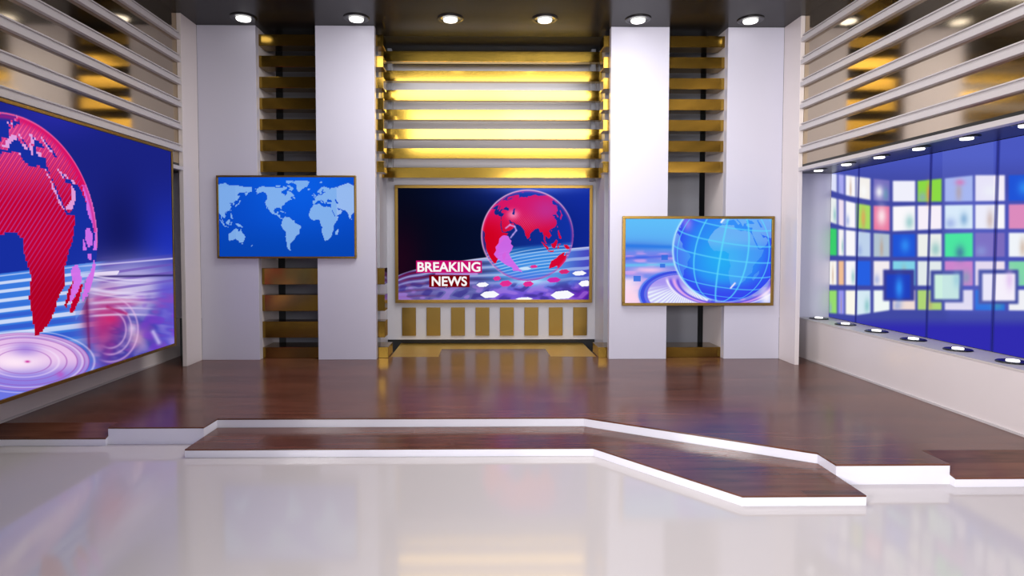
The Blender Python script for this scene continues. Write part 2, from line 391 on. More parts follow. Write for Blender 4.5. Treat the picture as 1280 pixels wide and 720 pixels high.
def vnoise(X, Y, s, seed=0):
    rng = np.random.RandomState(seed); g = rng.rand(64, 64)
    x = X / s % 63; y = Y / s % 63; i = x.astype(int); j = y.astype(int); fx = x - i; fy = y - j
    fx = fx * fx * (3 - 2 * fx); fy = fy * fy * (3 - 2 * fy)
    return (g[j, i] * (1 - fx) + g[j, i + 1] * fx) * (1 - fy) + (g[j + 1, i] * (1 - fx) + g[j + 1, i + 1] * fx) * fy

# -- world map: coordinates X 0..171, Y 0..99
def paint_map(U, V):
    X = 272.5 + U * 169.5; Y = 222 + V * 99.5
    img = np.empty(U.shape + (3,)); base = C3(8, 70, 190); img[:] = base
    mixm(img, blob(X, Y, 375, 232, 75, 60), C3(10, 92, 226)); mixm(img, sm(270, 325, Y), C3(4, 64, 165), 0.55)
    Xq = np.floor(X / 1.0) * 1.0 + .5; Yq = np.floor(Y / 1.0) * 1.0 + .5
    lat = (279 - Yq) / 0.645
    k = 1 - 0.20 * np.clip((np.abs(lat) - 28) / 38, 0, 1.3)
    lonR = (Xq - 389) / (0.545 * k) - 10
    lonL = (Xq - 295) / (0.54 * (1 - 0.12 * np.clip((np.abs(lat) - 28) / 38, 0, 1.3))) + 135
    right = Xq > 314
    m = np.where(right, land(np.clip(lonR, -179, 179), lat, 0.5) & (lonR > -172), land(lonL, lat, 0.5) & (lonL < 181))
    m &= (lat < 82) & (lat > -56)
    dots = 0.80 + 0.20 * (((X - np.floor(X)) < 0.72) & ((Y - np.floor(Y)) < 0.72))
    mixm(img, m * dots, C3(150, 192, 240), 0.92)
    mixm(img, m & (X > 420), C3(190, 205, 245), 0.35)
    return img

# -- breaking news picture (coordinates in a 238 x 140 picture)
def paint_news(U, V):
    X = 498 + U * 238; Y = 235 + V * 140.5
    img = np.empty(U.shape + (3,)); img[:] = C3(3, 8, 24)
    mixm(img, sm(500, 640, X) * 0.55, C3(6, 20, 66)); mixm(img, sm(600, 745, X), C3(14, 38, 150), 0.95)
    mixm(img, blob(X, Y, 668, 234, 50, 7), C3(130, 160, 255), 0.9); mixm(img, blob(X, Y, 668, 240, 95, 26), C3(30, 60, 190), 0.5)
    mixm(img, blob(X, Y, 498, 330, 32, 55), C3(40, 4, 24), 0.7)
    # swirling floor: arcs sweeping from the lower left round to the right
    hor = 344 - 44 * np.sqrt(np.clip((X - 490) / 250, 0, 1)) + 8
    fl = sm(-0.5, 1.5, Y - hor)
    d = (Y - hor) / (378 - hor + 1e-3)
    flo = np.empty_like(img); flo[:] = C3(92, 40, 110)
    mixm(flo, sm(498, 570, X), C3(84, 90, 160)); mixm(flo, sm(590, 640, X), C3(86, 150, 226)); mixm(flo, sm(690, 740, X), C3(70, 70, 190))
    st = 0.5 + 0.5 * np.sin(d * 34 + 1.0 * np.sin(X / 38) + vnoise(X, Y, 17, 3) * 1.2)
    mixm(flo, sm(0.62, 0.92, st) * (1 - sm(0.45, 0.9, d)), C3(176, 196, 240), 0.7)
    mixm(flo, sm(0.35, 0.1, st) * sm(0.9, 0.1, (X - 498) / 238) * 0.7 * (1 - sm(0.45, 1.0, d)), C3(26, 20, 62) * 1.0, 0.8 - 0.0)
    mixm(flo, (sm(640, 610, X) * sm(0.25, 0.1, st)) * sm(560, 520, X), C3(100, 10, 50), 0.9)
    mixm(flo, sm(349, 368, Y) * sm(585, 625, X), C3(120, 60, 205), 0.75)
    mixm(flo, sm(352, 372, Y) * sm(700, 735, X), C3(96, 20, 160), 0.7)
    mixm(flo, blob(X, Y, 663, 352, 20, 6), C3(180, 220, 255), 0.9)
    mixm(flo, sm(340, 360, Y) * sm(640, 560, X), C3(110, 108, 180), 0.6)
    nn = vnoise(X * 1.0 + Y * 0.9, Y * 1.8 - X * 0.3, 9, 8); mixm(flo, sm(.55, .8, nn) * sm(345, 360, Y), C3(50, 40, 130), 0.6)
    mixm(flo, sm(.45, .2, nn) * sm(348, 362, Y), C3(190, 140, 235), 0.45)
    img[:] = img * (1 - fl[..., None]) + flo * fl[..., None]
    mixm(img, np.exp(-((Y - hor - 0.8) / 0.8) ** 2) * sm(505, 560, X), C3(225, 225, 250), 0.8)
    # hexagon tiles lying on the picture's floor
    def hexa(x, y, rx, ry, col, sk=0.0):
        pts = [(x - rx, y + ry * .1), (x - rx * .55, y - ry * .75), (x + rx * .4, y - ry), (x + rx, y - ry * .05), (x + rx * .5, y + ry * .85), (x - rx * .5, y + ry)]
        mixm(img, inside(X, Y, pts), C3(*col))
    W_ = (248, 248, 255); P_ = (226, 46, 148)
    # globe
    gx, gy, R = 659.0, 294.5, 57.3
    x = (X - gx) / R; y = -(Y - gy) / R; r = np.hypot(x, y); g = r < 1
    mixm(img, g, C3(24, 66, 200), 0.45)
    mixm(img, g * sm(305, 312, Y + (X - 659) * .08) , C3(60, 160, 235), 0.55)
    ar = 0.5 + 0.5 * np.sin((Y - 0.0012 * (X - 690) ** 2 * 1.0 + X * 0.10) * 1.55)
    mixm(img, g * sm(308, 314, Y + (X - 659) * .1) * sm(.72, .95, ar), C3(190, 220, 250), 0.75)
    mixm(img, g * sm(335, 350, Y), C3(80, 90, 225), 0.45)
    lo, la = globe(x, y, 77, 12, -4)
    red = np.empty_like(img); red[:] = C3(214, 6, 50)
    mixm(red, sm(300, 250, Y), C3(214, 24, 110), 0.9); mixm(red, blob(X, Y, 683, 262, 22, 18), C3(190, 50, 150), 0.8)
    mixm(red, sm(640, 606, X) * sm(262, 300, Y), C3(206, 0, 30), 1.0)
    mixm(red, blob(X, Y, 641, 268, 7, 6), C3(250, 150, 190), 0.85)
    mixm(red, (np.sin((X + Y * 0.7) * 2.6) > .5) * blob(X, Y, 655, 278, 20, 14), C3(240, 110, 170), 0.5)
    lm = g & land(lo, la, 1.0)
    img[:] = np.where(lm[..., None], red, img)
    pk = [(623, 304), (624, 298), (627, 295), (630, 294), (635, 295), (637, 299), (639, 301), (638, 305), (641, 308), (639, 313), (636, 317), (638, 322), (641, 326), (644, 330), (649, 336), (653, 341), (647, 339), (641, 339), (640, 335), (633, 332), (626, 327), (620, 322), (617, 318), (620, 313), (619, 309)]
    mixm(img, inside(X, Y, pk), C3(212, 104, 232), 0.95)
    for a_, b_ in zip([(632, 285), (637, 281), (643, 283), (645, 288), (641, 293)], [(637, 281), (643, 283), (645, 288), (641, 293), (638, 297)]): mixm(img, seg(X, Y, *a_, *b_, 1.0), C3(206, 170, 245), .85)
    mixm(img, sm(.93, 1.0, r) * g * 0.6, C3(220, 70, 160)); mixm(img, np.exp(-((r - 1) / 0.015) ** 2) * sm(-1, .6, -x * .6 + y), C3(240, 190, 225), 0.8)
    for a in ((561, 357, 8, 3, W_), (612, 369, 12, 4.5, W_), (703, 369.5, 15, 5.5, W_), (655, 374.5, 11, 2, W_), (724, 342, 9, 3, W_), (731, 355, 8, 4, W_), (603, 356.5, 8, 3, W_), (656, 336, 8, 2, (200, 225, 250)),
              (632, 355, 8, 4, P_), (660, 355.5, 7, 3.5, P_), (692, 350.5, 9, 3.5, (206, 40, 170)), (621, 348.5, 5, 3, P_), (667, 333.5, 5, 2, P_), (705, 340, 7, 3, (216, 40, 120))): hexa(*a)
    # caption plates
    mixm(img, inside(X, Y, [(520, 326), (602, 326), (602, 341.7), (520, 341.7)]), C3(196, 14, 110))
    mixm(img, inside(X, Y, [(536, 344), (587, 344), (587, 359.7), (536, 359.7)]), C3(118, 0, 12))
    mixm(img, seg(X, Y, 545, 342.8, 596, 342.8, 1.2), C3(230, 160, 245), 0.8)
    return img

# -- blue globe picture
def paint_blue(U, V):
    X = 781 + U * 181.5; Y = 272 + V * 107
    img = np.empty(U.shape + (3,)); img[:] = C3(96, 190, 250)
    mixm(img, sm(272, 300, Y) * 0.3, C3(90, 150, 235)); mixm(img, blob(X, Y, 790, 308, 60, 8), C3(76, 128, 226), .9)
    n = vnoise(X * 0.35, Y, 5, 4)
    mixm(img, sm(309, 316, Y), C3(120, 130, 235), 0.85); mixm(img, sm(309, 320, Y) * sm(.55, .85, n), C3(205, 160, 235), .9)
    mixm(img, np.exp(-((Y - 306 - 0.03 * (X - 781)) / 2.5) ** 2), C3(40, 120, 230), .8)
    mixm(img, np.exp(-((Y - 322 + 0.05 * (X - 781)) / 2.2) ** 2), C3(50, 90, 226), .7)
    mixm(img, np.exp(-((Y - 331 + 0.02 * (X - 781)) / 2.4) ** 2), C3(100, 200, 245), .8)
    mixm(img, blob(X, Y, 812, 337, 22, 4), C3(250, 200, 235), .9)
    mixm(img, sm(342, 352, Y) * sm(815, 785, X), C3(250, 225, 245), .95)
    mixm(img, blob(X, Y, 790, 372, 16, 12), C3(255, 215, 235), .9)
    # turntable rings
    e = np.hypot((X - 848) / 48, (Y - 368) / 30)
    mixm(img, e < 1.0, C3(60, 80, 225)); mixm(img, e < 0.90, C3(110, 100, 225)); mixm(img, e < 0.82, C3(168, 150, 240))
    ray = 0.5 + 0.5 * np.sin(np.arctan2(Y - 352, X - 858) * 60)
    mixm(img, (e < 0.80) * sm(352, 368, Y) * (0.5 + 0.5 * ray), C3(240, 250, 255), .95)
    mixm(img, np.exp(-((e - .86) / .02) ** 2), C3(90, 130, 245), .8); mixm(img, np.exp(-((e - 1.02) / .03) ** 2) * sm(840, 820, X), C3(60, 120, 240), .8)
    for bx, by, s in ((830, 321, 4), (827.5, 331.5, 3.2), (796, 348, 4.5)): mixm(img, (np.abs(X - bx) < s) & (np.abs(Y - by) < s * .8), C3(50, 110, 225), .85)
    # rings under the globe
    for q, (cc, w) in enumerate(((C3(250, 245, 255), 1.8), (C3(110, 90, 230), 2.4), (C3(235, 170, 235), 2.2), (C3(100, 80, 225), 2.0))):
        mixm(img, ring(X, Y, 905, 345 + q * 1.2, 72 - q * 4.5, 38 - q * 2.2, w) * sm(345, 352, Y), cc, .95)
    mixm(img, blob(X, Y, 958, 372, 9, 12), C3(250, 245, 255), .95)
    gx, gy, R = 906.5, 311.0, 66.3
    x = (X - gx) / R; y = -(Y - gy) / R; r = np.hypot(x, y); g = r < 1
    gl = np.empty_like(img); gl[:] = C3(48, 110, 245)
    mixm(gl, blob(X, Y, 902, 322, 42, 46), C3(40, 176, 245), .95); mixm(gl, sm(345, 378, Y), C3(66, 62, 232), .9)
    mixm(gl, sm(.62, 1.0, r), C3(52, 72, 240), .9); mixm(gl, sm(300, 272, Y) * sm(870, 930, X), C3(60, 150, 250), .8)
    lo, la = globe(x, y, 5, 8, -9)
    lm = land(lo, la, .5)
    mixm(gl, lm, C3(110, 190, 248), .38)
    mixm(gl, lm * sm(316, 296, Y), C3(170, 205, 245), .35)
    mixm(gl, blob(X, Y, 858, 278, 6, 9), C3(190, 150, 240), .6)
    for ln in range(-180, 180, 30):
        d = np.abs((lo - ln + 180) % 360 - 180) * np.cos(np.radians(la)); mixm(gl, np.exp(-(d / 1.0) ** 2), C3(96, 222, 252), .8)
    for lt in range(-75, 90, 18): mixm(gl, np.exp(-((la - lt) / 0.85) ** 2), C3(96, 214, 252), .75)
    mixm(gl, seg(X, Y, 913, 360, 918, 354, 1.1), C3(245, 235, 255)); mixm(gl, seg(X, Y, 900, 276, 903, 272, 1.3), C3(250, 250, 255))
    img[:] = np.where(g[..., None], gl, img)
    mixm(img, np.exp(-((r - 1) / .02) ** 2) * sm(.2, -.6, x), C3(190, 240, 255), .85)
    return img

# -- red globe picture, world metres on the wall: S metres from the far edge, V 0..1 down, height 2.29
def paint_red(Yw, Zw):
    P = np.stack([np.full_like(Yw, -3.700), Yw, Zw], -1) - CAM
    dn = P @ FW; X = PX + FOC * (P @ RT) / dn; Y = PY - FOC * (P @ UPV) / dn      # picture built in the composition's own perspective
    img = np.empty(Yw.shape + (3,)); img[:] = C3(26, 34, 128)
    mixm(img, sm(150, 215, X) * sm(200, 330, Y), C3(30, 50, 190), 0.9); mixm(img, blob(X, Y, 70, 140, 60, 30), C3(42, 44, 168), .8)
    mixm(img, blob(X, Y, 150, 290, 28, 60), C3(18, 22, 92), .8)
    hor = 342 - 0.12 * X
    mixm(img, sm(-1, 1, Y - hor) * sm(140, 120, X), C3(60, 130, 232), .9)
    mixm(img, sm(0, 3, Y - hor) * sm(115, 135, X), C3(56, 60, 170), .8)
    d = (Y - hor)
    st = 0.5 + 0.5 * np.sin(d * (0.66 - 0.002 * d) + 0.25)
    mixm(img, sm(.60, .85, st) * sm(1, 4, d) * sm(150, 100, X) * sm(112, 70, d), C3(215, 225, 250), .92)
    mixm(img, sm(.4, .15, st) * sm(30, 60, d) * sm(130, 80, X) * sm(120, 90, d), C3(50, 80, 200), .7)
    # bright blurred block, right half
    s2 = 0.5 + 0.5 * np.sin(d * 0.62 + X * 0.01)
    mixm(img, blob(X, Y, 165, 352, 55, 26) * 1.2, C3(176, 166, 222), .95); mixm(img, blob(X, Y, 150, 372, 48, 18), C3(226, 214, 240), .9)
    mixm(img, sm(.35, .1, s2) * sm(318, 335, Y) * sm(395, 375, Y) * sm(120, 135, X), C3(110, 80, 180), .65)
    mixm(img, np.exp(-((Y - (333 - .085 * (X - 100))) / 1.0) ** 2) * sm(95, 110, X), C3(210, 205, 245), .9)
    mixm(img, inside(X, Y, [(100, 342), (150, 338.5), (147, 343.5), (100, 347)]), C3(232, 226, 250))
    mixm(img, np.exp(-((Y - 346.5 + .02 * (X - 100)) / 1.4) ** 2) * sm(112, 126, X), C3(40, 30, 100), .85)
    n = .6 * vnoise(X + Y * .4, Y * .8, 13, 5) + .4 * vnoise(X * .5, Y * 1.5 - X * .2 + 60, 6, 15); n2 = vnoise(X * .8 + Y * .5, Y - X * .3 + 200, 12, 9)
    mixm(img, sm(185, 210, X) * sm(345, 360, Y), C3(96, 84, 206), .85)
    mixm(img, sm(.4, .95, n) * sm(350, 380, Y) * sm(105, 120, X), C3(150, 70, 180), .6)
    mixm(img, sm(.6, .1, n) * sm(360, 385, Y) * sm(105, 120, X), C3(196, 176, 232), .5)
    mixm(img, blob(X, Y, 128, 405, 22, 38), C3(188, 44, 118), .85); mixm(img, blob(X, Y, 140, 398, 12, 9), C3(210, 40, 110), .8)
    mixm(img, blob(X, Y, 150, 378, 24, 4), C3(180, 40, 110), .7); mixm(img, blob(X, Y, 108, 388, 5, 24), C3(120, 24, 84), .6)
    mixm(img, blob(X, Y, 172, 423, 12, 14), C3(214, 160, 190), .8); mixm(img, blob(X, Y, 166, 411, 6, 7), C3(245, 225, 240), .7)
    mixm(img, sm(.6, .85, n2) * sm(160, 180, X) * sm(360, 380, Y), C3(120, 60, 200), .6)
    mixm(img, blob(X, Y, 186, 372, 5, 7), C3(110, 90, 190), .6); mixm(img, seg(X, Y, 192, 415, 199, 428, 3), C3(200, 190, 240), .8)
    for yy, w_, a_ in ((349, 1.3, .8), (353, 1.0, .6), (366, 2.4, .8), (371, 1.2, .6), (376, 2.0, .7), (384, 1.2, .6), (392, 1.5, .7)):
        mixm(img, np.exp(-((Y - yy + .0016 * (X - 170) ** 2 * (1 if yy < 372 else -.6) - .02 * (X - 110)) / w_) ** 2) * sm(104, 122, X) * sm(205, 165, X), C3(226, 216, 245), a_)
    for rr in (20, 27, 35): mixm(img, ring(X, Y, 138, 412, rr, rr * 1.15, 1.3) * sm(395, 425, X * 1.6 + Y * .45), C3(232, 190, 232), .55)
    mixm(img, seg(X, Y, 108, 352, 112, 436, 2.0), C3(110, 20, 84), .55); mixm(img, seg(X, Y, 135, 384, 158, 392, 2.2), C3(176, 30, 100), .7)
    # glowing rings, bottom left
    e = np.hypot((X - 30) / 82, (Y - 452) / 36)
    mixm(img, (e < 1.0) * 1.0, C3(214, 160, 220), .85); mixm(img, sm(442, 475, Y) * sm(150, 110, X), C3(126, 116, 226), .75)
    mixm(img, (e < .82) * sm(470, 445, Y), C3(236, 196, 236), .9); mixm(img, blob(X, Y, 20, 452, 40, 12), C3(255, 232, 248), 1)
    for q in (.42, .66, .82, .93, 1.0): mixm(img, np.exp(-((e - q) / .012) ** 2), C3(150, 70, 170), .55)
    for q in (.54, .9, 1.08): mixm(img, np.exp(-((e - q) / .02) ** 2), C3(250, 235, 255), .5)
    mixm(img, blob(X, Y, 35, 452, 3, 1.4), C3(200, 40, 150)); mixm(img, blob(X, Y, 76, 468, 5, 4), C3(190, 80, 190), .7)
    mixm(img, blob(X, Y, 33, 436, 18, 9), C3(120, 90, 210), .55)
    # the globe
    gy, gz, R = 4.674, 1.675, 0.946
    x = (Yw - gy) / R; y = (Zw - gz) / R; r = np.hypot(x, y); g = r < 1
    mixm(img, g & (Y < hor), C3(22, 50, 170), .75); mixm(img, g & (Y >= hor) & (X > 95), C3(110, 160, 240), .35)
    xb = np.round(x * 52) / 52; yb = np.round(y * 52) / 52                       # blocky coast lines
    lo, la = globe(xb, yb, 6, 5, 0); la = la * np.where(la > 0, .74, .70)
    lb, bb = globe(xb, yb, 40, 10, 0, True)
    mixm(img, g & land(lb, bb, .5) & (X > 92), C3(214, 110, 232), .95)
    red = np.empty_like(img); red[:] = C3(196, 0, 52)
    mixm(red, sm(255, 165, Y), C3(218, 36, 120), .95); mixm(red, sm(200, 145, Y), C3(224, 80, 150), .6)
    mixm(red, sm(300, 370, Y) * 1.0, C3(176, 0, 34), .9)
    rel = np.hypot(x, y * .95)
    mixm(red, sm(.80, .98, rel) * sm(310, 270, Y), C3(224, 6, 86), .9)
    ph = X * 0.55 + Y * 0.40
    sx = 0.5 + 0.5 * np.sin((X * 0.82 + Y * 0.52) * 1.30)
    fade = sm(395, 250, Y + X * .8 - 60) * .9 + .1
    mixm(red, sm(.70, .95, sx) * fade * sm(.97, .9, rel), C3(176, 70, 160), .75)
    mixm(red, sm(.30, .08, sx) * sm(260, 190, Y) * sm(.97, .85, rel), C3(245, 130, 180), .55)
    img[:] = np.where((g & land(lo, la, .5))[..., None], red, img)
    mixm(img, g & land(lo, la, .5) & ~land(lo + 3.0, la - 2.0, .5) & (Y < 262), C3(226, 170, 232), .9)
    for pts in ([(103, 230), (108, 231), (113, 245), (118, 262), (121, 280), (123, 296), (121, 312), (118, 312), (119, 292), (115, 276), (110, 268), (108, 250)],
                [(108, 287), (112, 284), (117, 294), (116, 306), (111, 309), (107, 298)], [(104, 298), (107, 303), (109, 313), (105, 312)], [(111, 316), (115, 318), (114, 325), (110, 323)],
                [(91, 333), (97, 331), (101, 338), (103, 350), (99, 362), (92, 374), (87, 380), (89, 366), (92, 352), (89, 342)]):
        mixm(img, inside(np.round(X / 1.5) * 1.5, np.round(Y / 2) * 2, pts), C3(214, 112, 234), .95)
    mixm(img, inside(np.round(X / 1.5) * 1.5, np.round(Y / 2) * 2, [(101, 355), (104, 356), (100, 374), (93, 390), (88, 392), (89, 380), (96, 368)]), C3(190, 0, 44))
    mixm(img, np.exp(-((r - .995) / .008) ** 2) * (Y < 310), C3(238, 110, 170), .9)
    mixm(img, np.exp(-((r - .97) / .02) ** 2) * g * (Y < 290), C3(214, 20, 110), .6)
    return img

# -- video wall picture
COLX = [(1036, 1046), (1048, 1055), (1057, 1069.5), (1071, 1088), (1092, 1112), (1116, 1144), (1147, 1177), (1181, 1216), (1219, 1256), (1261, 1296), (1302, 1345), (1352, 1400)]
W_, G_, BL = (250, 248, 252), (150, 222, 80), (34, 84, 214)
TILE = [[(222, 226, 250), (168, 168, 240), W_, (244, 240, 236), (120, 112, 190), (240, 240, 252), (140, 218, 70), (170, 186, 240), (244, 238, 250), BL, W_, BL],
        [(236, 240, 240), (240, 224, 240), W_, (168, 220, 100), (232, 120, 160), W_, (248, 240, 250), (228, 246, 252), W_, (220, 140, 190), W_, G_],
        [(60, 206, 110), (248, 244, 244), W_, (190, 210, 236), (180, 196, 210), BL, (238, 240, 236), (66, 240, 150), (124, 108, 190), (240, 244, 250), BL, W_],
        [(250, 246, 240), (240, 190, 150), W_, (40, 96, 226), (244, 236, 240), (130, 210, 232), (226, 234, 236), (214, 130, 200), (240, 226, 240), (130, 214, 170), G_, W_],
        [(150, 220, 110), (150, 150, 240), (250, 248, 236), (214, 234, 244), (240, 248, 246), (240, 220, 214), (176, 214, 120), (236, 228, 244), (40, 110, 220), (240, 240, 246), W_, BL]]
RT_ = [[(1036, 216), (1057, 219), (1088, 223), (1116, 226), (1150, 226), (1181, 223), (1219, 219), (1260, 219), (1400, 216)], [(1036, 246), (1070, 254), (1088, 257), (1116, 258), (1150, 257), (1219, 256), (1400, 254)],
       [(1036, 285), (1088, 291), (1116, 293), (1181, 292), (1219, 291), (1400, 291)], [(1036, 326), (1400, 327)], [(1036, 363), (1400, 362)]]
RB_ = [[(1036, 237), (1057, 244), (1088, 250), (1116, 252), (1181, 252), (1256, 251), (1400, 250)], [(1036, 277), (1057, 284), (1088, 287), (1116, 289), (1181, 286), (1256, 286), (1400, 286)],
       [(1036, 319), (1088, 321), (1144, 321), (1256, 321), (1400, 321)], [(1036, 356), (1088, 357), (1400, 357)], [(1036, 391), (1070, 394), (1116, 387), (1400, 389)]]
def paint_wall(Yw, Zw):
    P = np.stack([np.full_like(Yw, 4.48), Yw, Zw], -1) - CAM
    dn = P @ FW; X = PX + FOC * (P @ RT) / dn; Y = PY - FOC * (P @ UPV) / dn
    img = np.empty(Yw.shape + (3,)); img[:] = C3(66, 74, 164)
    mixm(img, sm(235, 190, Y), C3(76, 90, 196), .9); mixm(img, sm(395, 412, Y), C3(48, 42, 176), .95)
    mixm(img, sm(1178, 1190, X) * sm(225, 260, Y) * sm(410, 380, Y), C3(84, 92, 200), .5)
    def rect(x0, x1, y0, y1, col, s=2.6, a=1.0):
        m = sm(-s, s, X - x0) * sm(-s, s, x1 - X) * sm(-s, s, Y - y0) * sm(-s, s, y1 - Y); mixm(img, m, C3(*col), a); return m
    for ri in range(5):
        tt = np.interp(X, *zip(*RT_[ri])); tb = np.interp(X, *zip(*RB_[ri]))
        for ci, (x0, x1) in enumerate(COLX):
            m = rect(x0, x1, tt, tb, TILE[ri][ci], 2.2)
            h = (ri * 7 + ci * 3) % 5; cx_ = (x0 + x1) / 2; cy_ = (tt + tb) / 2; w = (x1 - x0)
            if TILE[ri][ci] == BL: mixm(img, m * blob(X, Y, cx_ + w * .05, cy_, w * .22, 9), C3(50, 140, 245), .9)
            elif h == 1: mixm(img, m * blob(X, Y, cx_, cy_ + 4, w * .12, 12), C3(190, 150, 120), .5)
            elif h == 2: mixm(img, m * blob(X, Y, cx_ + w * .25, cy_ + 5, w * .2, 9), C3(90, 170, 170), .5)
            elif h == 3: mixm(img, m * blob(X, Y, cx_ - w * .3, cy_ + 8, w * .2, 7), C3(140, 160, 220), .6)
            elif h == 4 and ri == 0: mixm(img, m * blob(X, Y, cx_, cy_ + 4, w * .25, 8), C3(250, 250, 250), .9)
    mixm(img, blob(X, Y, 1161, 242, 3, 12), C3(236, 140, 80), .8); mixm(img, blob(X, Y, 1079, 272, 3, 11), C3(230, 170, 90), .7)
    mixm(img, blob(X, Y, 1102, 270, 6, 12), C3(255, 236, 240), .9); mixm(img, blob(X, Y, 1200, 316, 6, 9), C3(60, 110, 150), .8)
    mixm(img, blob(X, Y, 1200, 228, 6, 4), C3(220, 120, 180), .8); mixm(img, blob(X, Y, 1099, 240, 5, 8), C3(245, 245, 250), .9)
    mixm(img, blob(X, Y, 1205, 274, 5, 8), C3(110, 160, 200), .7)
    for x0, x1, y0, y1, col in ((1104, 1143, 337, 376, (58, 62, 150)), (1163, 1204, 338, 378, (70, 80, 160)), (1223, 1273, 337, 380, (70, 80, 160)), (1302, 1360, 335, 382, (60, 70, 160))): rect(x0, x1, y0, y1, col)
    for x0, x1, y0, y1, col in ((1108, 1138, 343, 373, (34, 64, 190)), (1168, 1199, 343, 374, (206, 240, 226)), (1228, 1269, 342, 376, (246, 240, 252)), (1308, 1354, 341, 378, W_)): rect(x0, x1, y0, y1, col)
    mixm(img, sm(1177, 1179, X) * sm(1243, 1241, X) * sm(395, 380, Y), C3(150, 165, 245), .13)  # paler band: reflection on the screen painted into the picture
    for e_ in (7.32, 6.14, 5.34, 4.17): mixm(img, sm(.028, .012, np.abs(Yw - e_)), C3(36, 40, 128), .62)
    mixm(img, blob(X, Y, 1124, 360, 5, 13), C3(50, 140, 245)); mixm(img, blob(X, Y, 1196, 350, 5, 10), C3(150, 200, 220), .6); mixm(img, blob(X, Y, 1262, 350, 5, 12), C3(224, 190, 240), .7)
    return img

def display(name, parent, org, uv, vv, nu, nv, colours, thick):
    """dense flat grid facing uv x vv, with the picture stored per point; a thin slab behind it closes the panel"""
    u = np.linspace(0, 1, nu); v = np.linspace(0, 1, nv)
    U, V = np.meshgrid(u, v)
    P = np.array(org)[None, None] + U[..., None] * np.array(uv) + V[..., None] * np.array(vv)
    me = bpy.data.meshes.new(name)
    idx = np.arange(nu * nv).reshape(nv, nu)
    f = np.stack([idx[1:, :-1], idx[1:, 1:], idx[:-1, 1:], idx[:-1, :-1]], -1).reshape(-1, 4)
    me.vertices.add(nu * nv); me.vertices.foreach_set('co', P.reshape(-1).astype(np.float32))
    me.loops.add(f.size); me.loops.foreach_set('vertex_index', f.reshape(-1).astype(np.int32))
    me.polygons.add(len(f)); me.polygons.foreach_set('loop_start', np.arange(0, f.size, 4, dtype=np.int32)); me.polygons.foreach_set('loop_total', np.full(len(f), 4, np.int32))
    me.update(calc_edges=True)
    at = me.color_attributes.new('picture', 'FLOAT_COLOR', 'POINT')
    lin = srgb2lin(np.clip(colours(U, V, P), 0, 1)); rgba = np.concatenate([lin, np.ones(lin.shape[:2] + (1,))], -1)
    at.data.foreach_set('color', rgba.reshape(-1).astype(np.float32))
    return link(name, me, M['display'], parent)

def frame_bm(x0, x1, y0, y1, z0, z1, t):
    """picture-frame ring in the XZ plane"""
    bm = bmesh.new()
    add_box(bm, x0, x1, y0, y1, z1 - t, z1, bev=0.004); add_box(bm, x0, x1, y0, y1, z0, z0 + t, bev=0.004)
    add_box(bm, x0, x0 + t, y0, y1, z0 + t, z1 - t, bev=0.004); add_box(bm, x1 - t, x1, y0, y1, z0 + t, z1 - t, bev=0.004)
    return bm

def tv(label, x0, x1, z0, z1, yf, yb, t, paint, nu, nv, cat='screen', name='wall_screen'):
    cx_, w, h = (x0 + x1) / 2, x1 - x0, z1 - z0
    root = thing(name, label, cat, (cx_, yf, z0))
    obj('frame', frame_bm(-w / 2, w / 2, 0, yb - yf, 0, h, t), M['frame'], root)
    obj('casing', box(-w / 2 + t, w / 2 - t, 0.022, yb - yf, t, h - t), M['dark_shell'], root)
    display('display', root, (-w / 2 + t, 0.018, h - t), (w - 2 * t, 0, 0), (0, 0, -(h - 2 * t)), nu, nv, lambda U, V, P: paint(U, V), 0)
    return root
tv('blue screen with a pale world map in a thin gold frame', -3.487, -1.728, 1.447, 2.497, 7.645, 7.699, 0.024, paint_map, 680, 400)
news = tv('large screen with a red globe and the words breaking news in a gold frame', -1.401, 1.49, 0.765, 2.487, 8.78, 8.849, 0.046, paint_news, 640, 380)
tv('screen with a bright blue gridded globe in a thin gold frame', 1.668, 3.618, 0.838, 1.986, 7.645, 7.699, 0.036, paint_blue, 560, 330)

# caption letters on the centre screen
def lettering(txt, xc, z0, height, width, parent):
    cu = bpy.data.curves.new('letters', 'FONT'); cu.body = txt; cu.align_x = 'CENTER'; cu.size = 1.0; cu.offset = 0.024; cu.extrude = 0.002
    t = bpy.data.objects.new('tmp', cu); COL.objects.link(t)
    bpy.context.view_layer.update()
    me = bpy.data.meshes.new_from_object(t.evaluated_get(bpy.context.evaluated_depsgraph_get()))
    bpy.data.objects.remove(t)
    co = np.array([v.co[:] for v in me.vertices]); mn, mx = co.min(0), co.max(0)
    for v in me.vertices:
        x, y, z = v.co
        v.co = (xc + ((x - mn[0]) / (mx[0] - mn[0]) - .5) * width, 0.0165 - (0.001 if z > 0 else 0), z0 + (y - mn[1]) / (mx[1] - mn[1]) * height)
    return link('lettering', me, M['letter'], parent)
M['letter'] = emit('letter_glow', (1.0, 0.97, 0.97, 1), 0.9)
M['letter'].node_tree.nodes['Principled BSDF'].inputs['Base Color'].default_value = (0.02, 0.02, 0.02, 1)
mpp = (2.891 - 0.092) / 238.0
def nx(px): return (px - 498) * mpp - 2.891 / 2 + 0.046
def nz(py): return 1.722 - 0.046 - (py - 235) / 140.5 * (1.722 - 0.092)
lettering('BREAKING', nx(561), nz(340.2), nz(327.8) - nz(340.2), 78.5 * mpp, news)['label'] = 'white word on a pink strip'
lettering('NEWS', nx(561.5), nz(358.3), nz(346) - nz(358.3), 44 * mpp, news)['label'] = 'white word on a dark red strip'

